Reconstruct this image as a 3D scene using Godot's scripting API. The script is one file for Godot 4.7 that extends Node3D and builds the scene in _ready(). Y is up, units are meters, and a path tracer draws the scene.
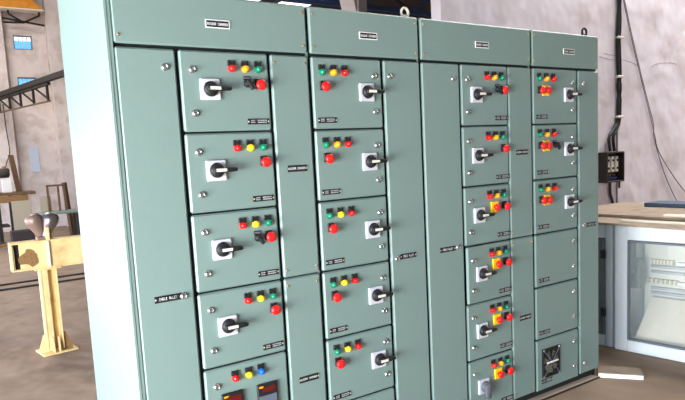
extends Node3D
# Indoor works hall with a green-grey switchgear line-up; y up, metres.

const SEAM := 1.845          # height of the joint under the cabinet headers
const WIDE := 1.0045          # widths along the line-up, as surveyed
const ROW := 0.3             # height of one feeder compartment
const EYE := Vector3(-0.52558, 1.43664, 2.18159)

var taken := {}
var mats := {}
var shared := {}
var rng := RandomNumberGenerator.new()

# ------------------------------------------------------------------ helpers
func numbered(called: String) -> String:
	if not taken.has(called):
		taken[called] = 0
		return called
	taken[called] += 1
	return "%s_%03d" % [called, taken[called]]

func thing(called: String, label: String, category: String, at := Vector3.ZERO, turn := 0.0, group := "") -> Node3D:
	var o := Node3D.new()
	o.name = numbered(called)
	add_child(o)
	o.position = at
	o.rotation.y = turn
	tag(o, label, category, group)
	return o

func tag(o: Node, label: String, category: String, group := "") -> void:
	o.set_meta("label", label)
	o.set_meta("category", category)
	if group != "":
		o.set_meta("group", group)

func part(called: String, mesh: Mesh, m: Material, parent: Node3D, at := Vector3.ZERO, basis_ := Basis.IDENTITY) -> MeshInstance3D:
	var o := MeshInstance3D.new()
	o.mesh = mesh
	o.material_override = m
	if parent == self:
		o.name = numbered(called)
		add_child(o)
	else:
		o.name = called
		parent.add_child(o, true)
	o.transform = Transform3D(basis_, at)
	return o

func struct(called: String, mesh: Mesh, m: Material, at := Vector3.ZERO, parent: Node3D = self) -> MeshInstance3D:
	var o := part(called, mesh, m, parent, at)
	if parent == self:
		o.set_meta("kind", "structure")
	return o

func begin() -> SurfaceTool:
	var st := SurfaceTool.new()
	st.begin(Mesh.PRIMITIVE_TRIANGLES)
	return st

# corners counter-clockwise seen from outside
func tri(st: SurfaceTool, a: Vector3, b: Vector3, c: Vector3, g := -1) -> void:
	st.set_smooth_group(g)
	st.set_uv(Vector2.ZERO)
	st.add_vertex(a)
	st.set_smooth_group(g)
	st.add_vertex(c)
	st.set_smooth_group(g)
	st.add_vertex(b)

func quad(st: SurfaceTool, a: Vector3, b: Vector3, c: Vector3, d: Vector3, g := -1) -> void:
	tri(st, a, b, c, g)
	tri(st, a, c, d, g)

func quad_uv(st: SurfaceTool, a: Vector3, b: Vector3, c: Vector3, d: Vector3) -> void:
	# a bottom left, b bottom right, c top right, d top left
	var p := [a, c, b, a, d, c]
	var u := [Vector2(0, 1), Vector2(1, 0), Vector2(1, 1), Vector2(0, 1), Vector2(0, 0), Vector2(1, 0)]
	for i in 6:
		st.set_smooth_group(-1)
		st.set_uv(u[i])
		st.add_vertex(p[i])

func done(st: SurfaceTool) -> ArrayMesh:
	st.generate_normals()
	return st.commit()

# a box with chamfered edges, added to st with a transform
func add_box(st: SurfaceTool, at: Vector3, size: Vector3, bev := 0.0, b := Basis.IDENTITY) -> void:
	var h := size * 0.5
	var e: float = minf(bev, minf(h.x, minf(h.y, h.z)) * 0.9)
	if e <= 0.0:
		e = 0.0
	# per face: inset rectangle
	var axes := [Vector3.RIGHT, Vector3.UP, Vector3.BACK]
	for ax in 3:
		for s in [-1.0, 1.0]:
			var n: Vector3 = axes[ax] * s
			var u: Vector3 = axes[(ax + 1) % 3]
			var v: Vector3 = n.cross(u)
			var hn: float = h[ax]
			var hu: float = h[(ax + 1) % 3] - e
			var hv: float = h[(ax + 2) % 3] - e
			var c := n * hn
			quad(st, at + b * (c - u * hu - v * hv), at + b * (c + u * hu - v * hv), at + b * (c + u * hu + v * hv), at + b * (c - u * hu + v * hv))
	if e <= 0.0:
		return
	for ax in 3:
		var k: Vector3 = axes[ax]
		for s in [-1.0, 1.0]:
			for t in [-1.0, 1.0]:
				var p: Vector3 = axes[(ax + 1) % 3] * s
				var q: Vector3 = axes[(ax + 2) % 3] * t
				var hp: float = h[(ax + 1) % 3]
				var hq: float = h[(ax + 2) % 3]
				var hk: float = h[ax] - e
				var a1 := p * hp + q * (hq - e)
				var a2 := p * (hp - e) + q * hq
				if s * t > 0:
					quad(st, at + b * (a1 - k * hk), at + b * (a2 - k * hk), at + b * (a2 + k * hk), at + b * (a1 + k * hk))
				else:
					quad(st, at + b * (a2 - k * hk), at + b * (a1 - k * hk), at + b * (a1 + k * hk), at + b * (a2 + k * hk))
	for sx in [-1.0, 1.0]:
		for sy in [-1.0, 1.0]:
			for sz in [-1.0, 1.0]:
				var c0 := Vector3(sx * h.x, sy * (h.y - e), sz * (h.z - e))
				var c1 := Vector3(sx * (h.x - e), sy * h.y, sz * (h.z - e))
				var c2 := Vector3(sx * (h.x - e), sy * (h.y - e), sz * h.z)
				if sx * sy * sz > 0:
					tri(st, at + b * c0, at + b * c1, at + b * c2)
				else:
					tri(st, at + b * c0, at + b * c2, at + b * c1)

func box(size: Vector3, bev := 0.0) -> ArrayMesh:
	var key := "box%s_%s" % [size, bev]
	if not shared.has(key):
		var st := begin()
		add_box(st, Vector3.ZERO, size, bev)
		shared[key] = done(st)
	return shared[key]

# profile: Vector2(radius, height along axis); smooth between points unless the radius step is flagged by repeating the point
func add_lathe(st: SurfaceTool, prof: Array, seg := 20, at := Vector3.ZERO, b := Basis.IDENTITY) -> void:
	var g := 1
	for i in prof.size() - 1:
		var p: Vector2 = prof[i]
		var q: Vector2 = prof[i + 1]
		if p.is_equal_approx(q):
			g += 1
			continue
		for k in seg:
			var a0 := TAU * k / seg
			var a1 := TAU * (k + 1) / seg
			var v00 := at + b * Vector3(cos(a0) * p.x, sin(a0) * p.x, p.y)
			var v01 := at + b * Vector3(cos(a1) * p.x, sin(a1) * p.x, p.y)
			var v10 := at + b * Vector3(cos(a0) * q.x, sin(a0) * q.x, q.y)
			var v11 := at + b * Vector3(cos(a1) * q.x, sin(a1) * q.x, q.y)
			if p.x > 1e-6:
				tri(st, v00, v01, v11, g)
			if q.x > 1e-6:
				tri(st, v00, v11, v10, g)

func lathe(prof: Array, seg := 20) -> ArrayMesh:
	var st := begin()
	add_lathe(st, prof, seg)
	return done(st)

func frame_of(d: Vector3) -> Basis:
	var z := d.normalized()
	var x := Vector3.UP.cross(z)
	if x.length() < 0.01:
		x = Vector3.RIGHT
	x = x.normalized()
	return Basis(x, z.cross(x), z)

func add_tube(st: SurfaceTool, pts: Array, r: float, seg := 8) -> void:
	var rings := []
	for i in pts.size():
		var d: Vector3
		if i == 0:
			d = pts[1] - pts[0]
		elif i == pts.size() - 1:
			d = pts[i] - pts[i - 1]
		else:
			d = (pts[i + 1] - pts[i]).normalized() + (pts[i] - pts[i - 1]).normalized()
		var f := frame_of(d)
		var ring := []
		for k in seg:
			var a := TAU * k / seg
			ring.append(pts[i] + f.x * cos(a) * r + f.y * sin(a) * r)
		rings.append(ring)
	for i in pts.size() - 1:
		for k in seg:
			var k1: int = (k + 1) % seg
			quad(st, rings[i][k], rings[i][k1], rings[i + 1][k1], rings[i + 1][k], 1)
	for k in seg:
		var k1: int = (k + 1) % seg
		tri(st, pts[0], rings[0][k1], rings[0][k])
		var n: int = pts.size() - 1
		tri(st, pts[n], rings[n][k], rings[n][k1])

func tube(pts: Array, r: float, seg := 8) -> ArrayMesh:
	var st := begin()
	add_tube(st, pts, r, seg)
	return done(st)

func curve(keys: Array, per := 8) -> Array:
	var out := []
	for i in keys.size() - 1:
		var p0: Vector3 = keys[maxi(i - 1, 0)]
		var p1: Vector3 = keys[i]
		var p2: Vector3 = keys[i + 1]
		var p3: Vector3 = keys[mini(i + 2, keys.size() - 1)]
		for k in per:
			out.append(p1.cubic_interpolate(p2, p0, p3, float(k) / per))
	out.append(keys[keys.size() - 1])
	return out

func add_bar(st: SurfaceTool, a: Vector3, c: Vector3, w: float, h: float, bev := 0.0) -> void:
	add_box(st, (a + c) * 0.5, Vector3(w, h, a.distance_to(c)), bev, frame_of(c - a))

func bar(a: Vector3, c: Vector3, w: float, h: float) -> ArrayMesh:
	var st := begin()
	add_bar(st, a, c, w, h)
	return done(st)

# polygon in x,y (counter-clockwise) extruded along z from z0 to z1
func prism(poly: Array, z0: float, z1: float) -> ArrayMesh:
	var st := begin()
	var pv := PackedVector2Array()
	for p in poly:
		pv.append(p)
	var idx := Geometry2D.triangulate_polygon(pv)
	for i in range(0, idx.size(), 3):
		var a := pv[idx[i]]
		var b := pv[idx[i + 1]]
		var c := pv[idx[i + 2]]
		if (b - a).cross(c - a) < 0:
			var t := b
			b = c
			c = t
		tri(st, Vector3(a.x, a.y, z1), Vector3(b.x, b.y, z1), Vector3(c.x, c.y, z1))
		tri(st, Vector3(a.x, a.y, z0), Vector3(c.x, c.y, z0), Vector3(b.x, b.y, z0))
	for i in pv.size():
		var a := pv[i]
		var b := pv[(i + 1) % pv.size()]
		quad(st, Vector3(a.x, a.y, z0), Vector3(b.x, b.y, z0), Vector3(b.x, b.y, z1), Vector3(a.x, a.y, z1))
	return done(st)

# ------------------------------------------------------------------ materials
func plain(called: String, c: Color, rough := 0.6, metal := 0.0) -> StandardMaterial3D:
	var m := StandardMaterial3D.new()
	m.resource_name = called
	m.albedo_color = c
	m.roughness = rough
	m.metallic = metal
	mats[called] = m
	return m

func noise_tex(seed_: int, freq: float, stops: Array, octaves := 5, size := 512) -> NoiseTexture2D:
	var n := FastNoiseLite.new()
	n.seed = seed_
	n.noise_type = FastNoiseLite.TYPE_SIMPLEX_SMOOTH
	n.frequency = freq
	n.fractal_octaves = octaves
	var g := Gradient.new()
	var off := PackedFloat32Array()
	var col := PackedColorArray()
	for i in stops.size():
		off.append(float(i) / (stops.size() - 1))
		col.append(stops[i])
	g.offsets = off
	g.colors = col
	var t := NoiseTexture2D.new()
	t.width = size
	t.height = size
	t.seamless = true
	t.noise = n
	t.color_ramp = g
	return t

func bump_tex(seed_: int, freq: float, strength := 4.0, size := 256) -> NoiseTexture2D:
	var n := FastNoiseLite.new()
	n.seed = seed_
	n.frequency = freq
	n.fractal_octaves = 3
	var t := NoiseTexture2D.new()
	t.width = size
	t.height = size
	t.seamless = true
	t.noise = n
	t.as_normal_map = true
	t.bump_strength = strength
	return t

func mottled(called: String, seed_: int, freq: float, stops: Array, scale_: float, rough := 0.85, bump := 0.0) -> StandardMaterial3D:
	var m := plain(called, Color.WHITE, rough)
	m.albedo_texture = noise_tex(seed_, freq, stops)
	m.uv1_triplanar = true
	m.uv1_world_triplanar = true
	m.uv1_scale = Vector3.ONE * scale_
	if bump > 0.0:
		m.normal_enabled = true
		m.normal_texture = bump_tex(seed_ + 7, 0.03)
		m.normal_scale = bump
	return m

func rgb8(r: int, g: int, b: int) -> Color:
	return Color(r / 255.0, g / 255.0, b / 255.0)

const GLYPHS := {
	"A": "01110100011000111111100011000110001", "B": "11110100011000111110100011000111110",
	"C": "01111100001000010000100001000001111", "E": "11111100001000011110100001000011111",
	"H": "10001100011000111111100011000110001", "L": "10000100001000010000100001000011111",
	"M": "10001110111010110001100011000110001", "R": "11110100011000111110101001001010001",
	"S": "01111100001000001110000010000111110", "U": "10001100011000110001100011000101110",
	"Y": "10001010100010000100001000010000100", " ": "00000000000000000000000000000000000"}

func write(img: Image, text: String, x: int, y: int, sx: int, sy: int, c: Color) -> void:
	for i in text.length():
		var bits: String = GLYPHS[text[i]]
		for r in 7:
			for k in 5:
				if bits[r * 5 + k] == "1":
					img.fill_rect(Rect2i(x + (i * 6 + k) * sx, y + r * sy, sx, sy), c)

func plate_mat(called: String, img: Image) -> StandardMaterial3D:
	img.generate_mipmaps()
	var m := plain(called, Color.WHITE, 0.45)
	m.albedo_texture = ImageTexture.create_from_image(img)
	return m

func make_plates() -> void:
	var black := rgb8(14, 14, 18)
	var white := rgb8(236, 236, 232)
	var cream := rgb8(226, 214, 190)
	# header plate: white border, black field, white words
	var a := Image.create(384, 112, false, Image.FORMAT_RGB8)
	a.fill(white)
	a.fill_rect(Rect2i(14, 12, 356, 88), black)
	for bold in 3:
		write(a, "BUSBAR CHAMBER", 26 + bold, 40, 4, 5, white)
	plate_mat("header_plate", a)
	# alley door plate
	var b := Image.create(384, 96, false, Image.FORMAT_RGB8)
	b.fill(black)
	write(b, "CABLE ALLEY", 60, 26, 4, 6, white)
	for x in [10, 366]:
		for dx in range(-12, 13):
			for dy in range(-12, 13):
				if dx * dx + dy * dy < 144 and x + dx >= 0 and x + dx < 384:
					b.set_pixel(x + dx, 48 + dy, white)
	plate_mat("alley_plate", b)
	# narrow chamber plate: wide pale line of words between black bands
	var d := Image.create(384, 96, false, Image.FORMAT_RGB8)
	d.fill(black)
	write(d, "BUSBAR CHAMBER", 22, 30, 4, 5, white)
	for x in [6, 378]:
		d.fill_rect(Rect2i(maxi(x - 8, 0), 36, 14, 24), cream)
	plate_mat("chamber_plate", d)
	# compartment plates: engraved lines too small to read
	for v in 3:
		var e := Image.create(192, 48, false, Image.FORMAT_RGB8)
		e.fill(black)
		for x in [5, 187]:
			for dx in range(-7, 8):
				for dy in range(-7, 8):
					if dx * dx + dy * dy < 50 and x + dx >= 0 and x + dx < 192:
						e.set_pixel(x + dx, 24 + dy, cream)
		for line in 2:
			var x := 26
			while x < 66:
				e.fill_rect(Rect2i(x, 10 + line * 16, 5, 10), rgb8(190, 190, 190))
				x += 8
			x = 88
			while x < 166:
				var w := rng.randi_range(3, 8)
				e.fill_rect(Rect2i(x, 9 + line * 17, w, 11), rgb8(190, 190, 190))
				x += w + 3
		plate_mat("feeder_plate_%d" % v, e)

func make_materials() -> void:
	var green := plain("paint", rgb8(118, 140, 133), 0.45)
	green.normal_enabled = true
	green.normal_texture = bump_tex(3, 0.06, 2.0)
	green.normal_scale = 0.12
	green.uv1_triplanar = true
	green.uv1_world_triplanar = true
	green.uv1_scale = Vector3.ONE * 6.0
	plain("gasket", rgb8(16, 20, 22), 0.8)
	plain("black_plastic", rgb8(13, 13, 15), 0.6)
	plain("silver", rgb8(204, 204, 212), 0.42)
	plain("ivory", rgb8(224, 220, 206), 0.5)
	plain("chrome", rgb8(176, 174, 170), 0.34, 0.9)
	plain("brass", rgb8(190, 160, 110), 0.35, 1.0)
	plain("red_lens", rgb8(214, 20, 18), 0.22)
	plain("amber_lens", rgb8(242, 160, 14), 0.22)
	plain("yellow_lens", rgb8(246, 214, 30), 0.22)
	plain("green_lens", rgb8(10, 120, 88), 0.22)
	plain("blue_lens", rgb8(20, 92, 196), 0.22)
	plain("red_button", rgb8(220, 26, 24), 0.36)
	plain("yellow_plate", rgb8(246, 208, 16), 0.45)
	plain("grey_plastic", rgb8(92, 96, 104), 0.5)
	plain("display_red", rgb8(92, 18, 16), 0.2)
	plain("meter_keypad", rgb8(92, 100, 112), 0.45)
	plain("dark_steel", rgb8(34, 28, 24), 0.75)
	plain("blue_steel", rgb8(38, 58, 96), 0.6)
	plain("fan_blade", rgb8(112, 114, 92), 0.5)
	mottled("floor_concrete", 11, 0.006, [rgb8(116, 96, 78), rgb8(138, 116, 95), rgb8(148, 126, 104), rgb8(134, 112, 91), rgb8(156, 136, 116)], 0.25, 0.8, 0.3)
	mottled("wall_plaster", 21, 0.008, [rgb8(206, 193, 196), rgb8(222, 214, 220), rgb8(226, 219, 226), rgb8(212, 202, 206), rgb8(230, 224, 230)], 0.3, 0.9, 0.25)
	mottled("far_plaster", 31, 0.010, [rgb8(178, 160, 150), rgb8(208, 195, 188), rgb8(216, 205, 201), rgb8(196, 182, 174), rgb8(222, 213, 210)], 0.22, 0.9, 0.2)
	mottled("concrete_pillar", 41, 0.02, [rgb8(168, 158, 156), rgb8(200, 192, 192)], 0.4, 0.9, 0.2)
	mottled("roof_sheet", 51, 0.02, [rgb8(52, 46, 44), rgb8(74, 66, 62)], 0.5, 0.85)
	mottled("yellow_paint", 61, 0.01, [rgb8(204, 170, 112), rgb8(230, 198, 136), rgb8(238, 208, 148), rgb8(234, 204, 144)], 1.2, 0.6)
	mottled("rust", 71, 0.03, [rgb8(96, 70, 42), rgb8(150, 112, 66), rgb8(120, 92, 60)], 3.0, 0.85, 0.3)
	mottled("orange_paint", 81, 0.02, [rgb8(206, 128, 20), rgb8(228, 150, 34)], 0.6, 0.6)
	mottled("wood", 91, 0.02, [rgb8(74, 54, 38), rgb8(112, 86, 62), rgb8(94, 70, 50)], 1.0, 0.85)
	mottled("brown_board", 101, 0.01, [rgb8(128, 110, 90), rgb8(156, 138, 118), rgb8(144, 126, 104)], 0.9, 0.8)
	plain("pale_dust", rgb8(188, 168, 146), 0.8)
	plain("pale_edge", rgb8(226, 216, 196), 0.7)
	plain("enclosure_grey", rgb8(200, 204, 206), 0.45)
	plain("enclosure_white", rgb8(214, 210, 196), 0.55)
	plain("cream_sheet", rgb8(232, 222, 200), 0.6)
	plain("zinc", rgb8(168, 170, 174), 0.4, 0.6)
	plain("terminal", rgb8(196, 176, 120), 0.6)
	plain("olive_box", rgb8(92, 106, 92), 0.6)
	plain("blue_board", rgb8(64, 84, 104), 0.6)
	plain("white_plastic", rgb8(232, 230, 226), 0.5)
	plain("cable_black", rgb8(26, 22, 24), 0.55)
	plain("cable_grey", rgb8(132, 128, 134), 0.6)
	plain("wire_brown", rgb8(84, 72, 70), 0.6)
	plain("box_dark", rgb8(52, 44, 40), 0.7)
	plain("green_sheet", rgb8(120, 138, 128), 0.6)
	plain("casting", rgb8(128, 120, 120), 0.28, 0.75)
	plain("casting_worn", rgb8(140, 116, 104), 0.42, 0.3)
	plain("poster_paper", rgb8(196, 206, 222), 0.7)
	plain("beige_panel", rgb8(172, 160, 138), 0.7)
	var glass := plain("glass", Color(0.92, 0.97, 0.97, 0.08), 0.03)
	glass.transparency = BaseMaterial3D.TRANSPARENCY_ALPHA
	var pane := plain("blue_glass", Color(0.3, 0.7, 1.0, 0.18), 0.03)
	pane.transparency = BaseMaterial3D.TRANSPARENCY_ALPHA
	var lp := plain("sky_glare_pane", Color(0.9, 0.95, 1.0), 0.5)
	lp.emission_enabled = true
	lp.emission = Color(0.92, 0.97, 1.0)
	lp.emission_energy_multiplier = 1.2  # glow in the material replaces bright sky behind glass
	var sk := plain("skylight_and_fill", Color.WHITE, 0.6)
	sk.emission_enabled = true
	sk.emission = Color(1.0, 0.98, 0.94)
	sk.emission_energy_multiplier = 2.0

# ------------------------------------------------------------------ switchgear devices (children of a door)
var cab: Node3D              # cabinet being built
func seen(x: float, y: float, h: float) -> Vector3:
	# the measured point lies on the door face; step it back along the sight line for a piece that stands h proud
	var p := Vector3(x * WIDE, SEAM - y, 0)
	return EYE + (p - EYE) * (1.0 - h / EYE.z)

func on(d: Node3D, p: Vector3) -> Vector3:
	var q := p - (cab.position + d.position)
	return Vector3(q.x, q.y, 0.009)

func door(called: String, from: float, to: float, y0: float, y1: float) -> MeshInstance3D:
	var x0 := from * WIDE
	var x1 := to * WIDE
	var w := x1 - x0
	var h := y1 - y0
	var d := part(called, box(Vector3(w, h, 0.018), 0.0065), mats.paint, cab, Vector3((x0 + x1) / 2 - cab.position.x, SEAM - (y0 + y1) / 2, -0.009))
	return d

func kept(key: String, make: Callable) -> Mesh:
	if not shared.has(key):
		shared[key] = make.call()
	return shared[key]

func lens_mesh() -> Mesh:
	return lathe([Vector2(0.0145, 0.0), Vector2(0.0145, 0.005), Vector2(0.0145, 0.005), Vector2(0.013, 0.006), Vector2(0.013, 0.006), Vector2(0.0128, 0.012), Vector2(0.011, 0.018), Vector2(0.007, 0.022), Vector2(0.0, 0.0235)], 20)

func legend_mesh() -> Mesh:
	var st := begin()
	add_box(st, Vector3(0, 0, 0.0035), Vector3(0.03, 0.016, 0.007), 0.001)
	for s in [-1.0, 1.0]:
		add_box(st, Vector3(s * 0.0095, 0.0095, 0.0035), Vector3(0.009, 0.006, 0.007), 0.001)
	return done(st)

func lamp(d: Node3D, x: float, y: float, colour: String) -> void:
	var p := on(d, seen(x, y, 0.014))
	part("lamp_legend", kept("legend", legend_mesh), mats.black_plastic, d, p + Vector3(-0.001, 0.0175, 0))
	part("lamp_lens", kept("lens", lens_mesh), mats[colour], d, p)

func collar_mesh() -> Mesh:
	var st := begin()
	add_box(st, Vector3(0, 0.005, 0.004), Vector3(0.03, 0.038, 0.008), 0.0015)
	add_lathe(st, [Vector2(0.0145, 0.008), Vector2(0.0145, 0.022), Vector2(0.0, 0.022)], 20)
	return done(st)

func mushroom_mesh() -> Mesh:
	return lathe([Vector2(0.012, 0.019), Vector2(0.019, 0.021), Vector2(0.0205, 0.024), Vector2(0.0205, 0.029), Vector2(0.0185, 0.033), Vector2(0.013, 0.0355), Vector2(0.0, 0.0365)], 24)

func stop_button(d: Node3D, x: float, y: float) -> void:
	var p := on(d, seen(x, y, 0.03))
	part("button_collar", kept("collar", collar_mesh), mats.black_plastic, d, p)
	part("stop_button", kept("mushroom", mushroom_mesh), mats.red_button, d, p)

func emergency_stop(d: Node3D, x: float, y: float) -> void:
	var p := on(d, seen(x, y, 0.024))
	part("yellow_backplate", kept("estop_plate", func(): return box(Vector3(0.054, 0.056, 0.008), 0.0015)), mats.yellow_plate, d, p + Vector3(0, 0, 0.004))
	part("emergency_button", kept("estop_cap", func(): return lathe([Vector2(0.011, 0.006), Vector2(0.011, 0.018), Vector2(0.018, 0.02), Vector2(0.02, 0.024), Vector2(0.0195, 0.03), Vector2(0.014, 0.0345), Vector2(0.0, 0.036)], 24)), mats.red_button, d, p)

func selector_mesh() -> Mesh:
	var st := begin()
	add_lathe(st, [Vector2(0.0155, 0.0), Vector2(0.0155, 0.006), Vector2(0.013, 0.008), Vector2(0.0125, 0.014), Vector2(0.0, 0.014)], 20)
	add_box(st, Vector3(0.005, -0.006, 0.019), Vector3(0.015, 0.042, 0.014), 0.002, Basis(Vector3.BACK, 0.55))
	return done(st)

func selector_legend() -> Mesh:
	var st := begin()
	add_box(st, Vector3(0, 0.015, 0.002), Vector3(0.03, 0.016, 0.004), 0.001)
	return done(st)

func selector(d: Node3D, x: float, y: float) -> void:
	var p := on(d, seen(x, y, 0.01))
	part("selector_legend", kept("sel_leg", selector_legend), mats.black_plastic, d, p + Vector3(0, 0.004, 0))
	part("selector_label", kept("sel_lab", func(): return box(Vector3(0.026, 0.007, 0.001))), mats.grey_plastic, d, p + Vector3(0, 0.02, 0.0046))
	part("selector_knob", kept("sel_knob", selector_mesh), mats.black_plastic, d, p + Vector3(0, 0, 0.003))

func dial_mesh() -> Mesh:
	return lathe([Vector2(0.0285, 0.008), Vector2(0.0285, 0.013), Vector2(0.027, 0.015), Vector2(0.0255, 0.0152), Vector2(0.025, 0.0152), Vector2(0.0235, 0.024), Vector2(0.021, 0.0265), Vector2(0.0, 0.0265)], 28)

func lever_mesh() -> Mesh:
	# grip that starts on the dial and reaches out to the side, slightly tapering
	var st := begin()
	var poly := [Vector2(-0.022, -0.008), Vector2(-0.016, -0.0105), Vector2(0.03, -0.009), Vector2(0.066, -0.0075), Vector2(0.07, -0.004), Vector2(0.07, 0.004), Vector2(0.066, 0.0075), Vector2(0.03, 0.009), Vector2(-0.016, 0.0105), Vector2(-0.022, 0.008)]
	st.append_from(prism(poly, 0.024, 0.041), 0, Transform3D.IDENTITY)
	return done(st)

func isolator(d: Node3D, x: float, y: float, turn := 0.0, lever := "black_plastic") -> void:
	var p := on(d, seen(x, y, 0.002))
	part("switch_plate", kept("iso_plate", func(): return box(Vector3(0.077, 0.077, 0.012), 0.003)), mats.silver, d, p + Vector3(0, 0, 0.006))
	part("switch_dial", kept("iso_dial", dial_mesh), mats[lever], d, p + Vector3(0.001, 0.001, 0.002))
	var b := Basis(Vector3.BACK, turn)
	part("switch_handle", kept("iso_lever", lever_mesh), mats[lever], d, p + Vector3(0.001, 0.001, 0.002), b if lever == "black_plastic" else b * Basis.from_scale(Vector3(0.85, 1.9, 1.0)))
	if lever != "black_plastic":
		return
	part("handle_label", kept("iso_label", func(): return box(Vector3(0.041, 0.0115, 0.001))), mats.ivory if lever == "black_plastic" else mats.silver, d, p + Vector3(0.001, 0.001, 0.0435) + b * Vector3(0.006, 0, 0), b)

func lock_mesh() -> Mesh:
	return lathe([Vector2(0.0135, 0.0), Vector2(0.0135, 0.003), Vector2(0.0128, 0.0055), Vector2(0.0105, 0.009), Vector2(0.0085, 0.0105), Vector2(0.0085, 0.0105), Vector2(0.0075, 0.009), Vector2(0.0, 0.009)], 18)

func door_lock(d: Node3D, x: float, y: float) -> void:
	var p := on(d, seen(x, y, 0.006))
	part("lock", kept("lock", lock_mesh), mats.chrome, d, p)
	part("lock_slot", kept("lock_slot", func(): return box(Vector3(0.003, 0.009, 0.002))), mats.grey_plastic, d, p + Vector3(0, 0, 0.0094), Basis(Vector3.BACK, 0.5))

func screw(d: Node3D, x: float, y: float) -> void:
	part("screw", kept("screw", func(): return lathe([Vector2(0.0055, 0.0), Vector2(0.005, 0.002), Vector2(0.003, 0.0032), Vector2(0.0, 0.0035)], 12)), mats.brass, d, on(d, Vector3(x * WIDE, SEAM - y, 0)))

func plate_mesh(w: float, h: float) -> Mesh:
	var st := begin()
	var t := 0.003
	quad_uv(st, Vector3(-w / 2, -h / 2, t), Vector3(w / 2, -h / 2, t), Vector3(w / 2, h / 2, t), Vector3(-w / 2, h / 2, t))
	quad(st, Vector3(-w / 2, -h / 2, 0), Vector3(w / 2, -h / 2, 0), Vector3(w / 2, -h / 2, t), Vector3(-w / 2, -h / 2, t))
	quad(st, Vector3(w / 2, h / 2, 0), Vector3(-w / 2, h / 2, 0), Vector3(-w / 2, h / 2, t), Vector3(w / 2, h / 2, t))
	quad(st, Vector3(-w / 2, h / 2, 0), Vector3(-w / 2, -h / 2, 0), Vector3(-w / 2, -h / 2, t), Vector3(-w / 2, h / 2, t))
	quad(st, Vector3(w / 2, -h / 2, 0), Vector3(w / 2, h / 2, 0), Vector3(w / 2, h / 2, t), Vector3(w / 2, -h / 2, t))
	return done(st)

func nameplate(d: Node3D, x: float, y: float, w: float, h: float, m: String) -> void:
	part("nameplate", kept("plate%s_%s" % [w, h], func(): return plate_mesh(w, h)), mats[m], d, on(d, Vector3(x * WIDE, SEAM - y, 0)))

# ------------------------------------------------------------------ switchgear doors
var plate_count := 0
func feeder_plate(d: Node3D, x: float, y: float) -> void:
	nameplate(d, x, y, 0.09, 0.022, "feeder_plate_%d" % (plate_count % 3))
	plate_count += 1

func meter(d: Node3D, x: float, y: float) -> void:
	# x, y: top left corner; the bezel of a flush digital meter
	var w := 0.09
	var h := 0.1
	var p := on(d, Vector3(x * WIDE + w / 2, SEAM - y - h / 2, 0))
	part("meter_bezel", kept("meter_bezel", func(): return box(Vector3(w, h, 0.012), 0.003)), mats.black_plastic, d, p + Vector3(0, 0, 0.006))
	part("meter_display", kept("meter_disp", func(): return box(Vector3(0.056, 0.022, 0.002))), mats.display_red, d, p + Vector3(0.006, 0.026, 0.0128))
	part("meter_logo", kept("meter_logo", func(): return box(Vector3(0.018, 0.007, 0.0012))), mats.amber_lens, d, p + Vector3(-0.028, 0.038, 0.0128))
	part("meter_keypad", kept("meter_keys", func(): return box(Vector3(0.078, 0.046, 0.002), 0.001)), mats.meter_keypad, d, p + Vector3(0, -0.022, 0.0128))

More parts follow.
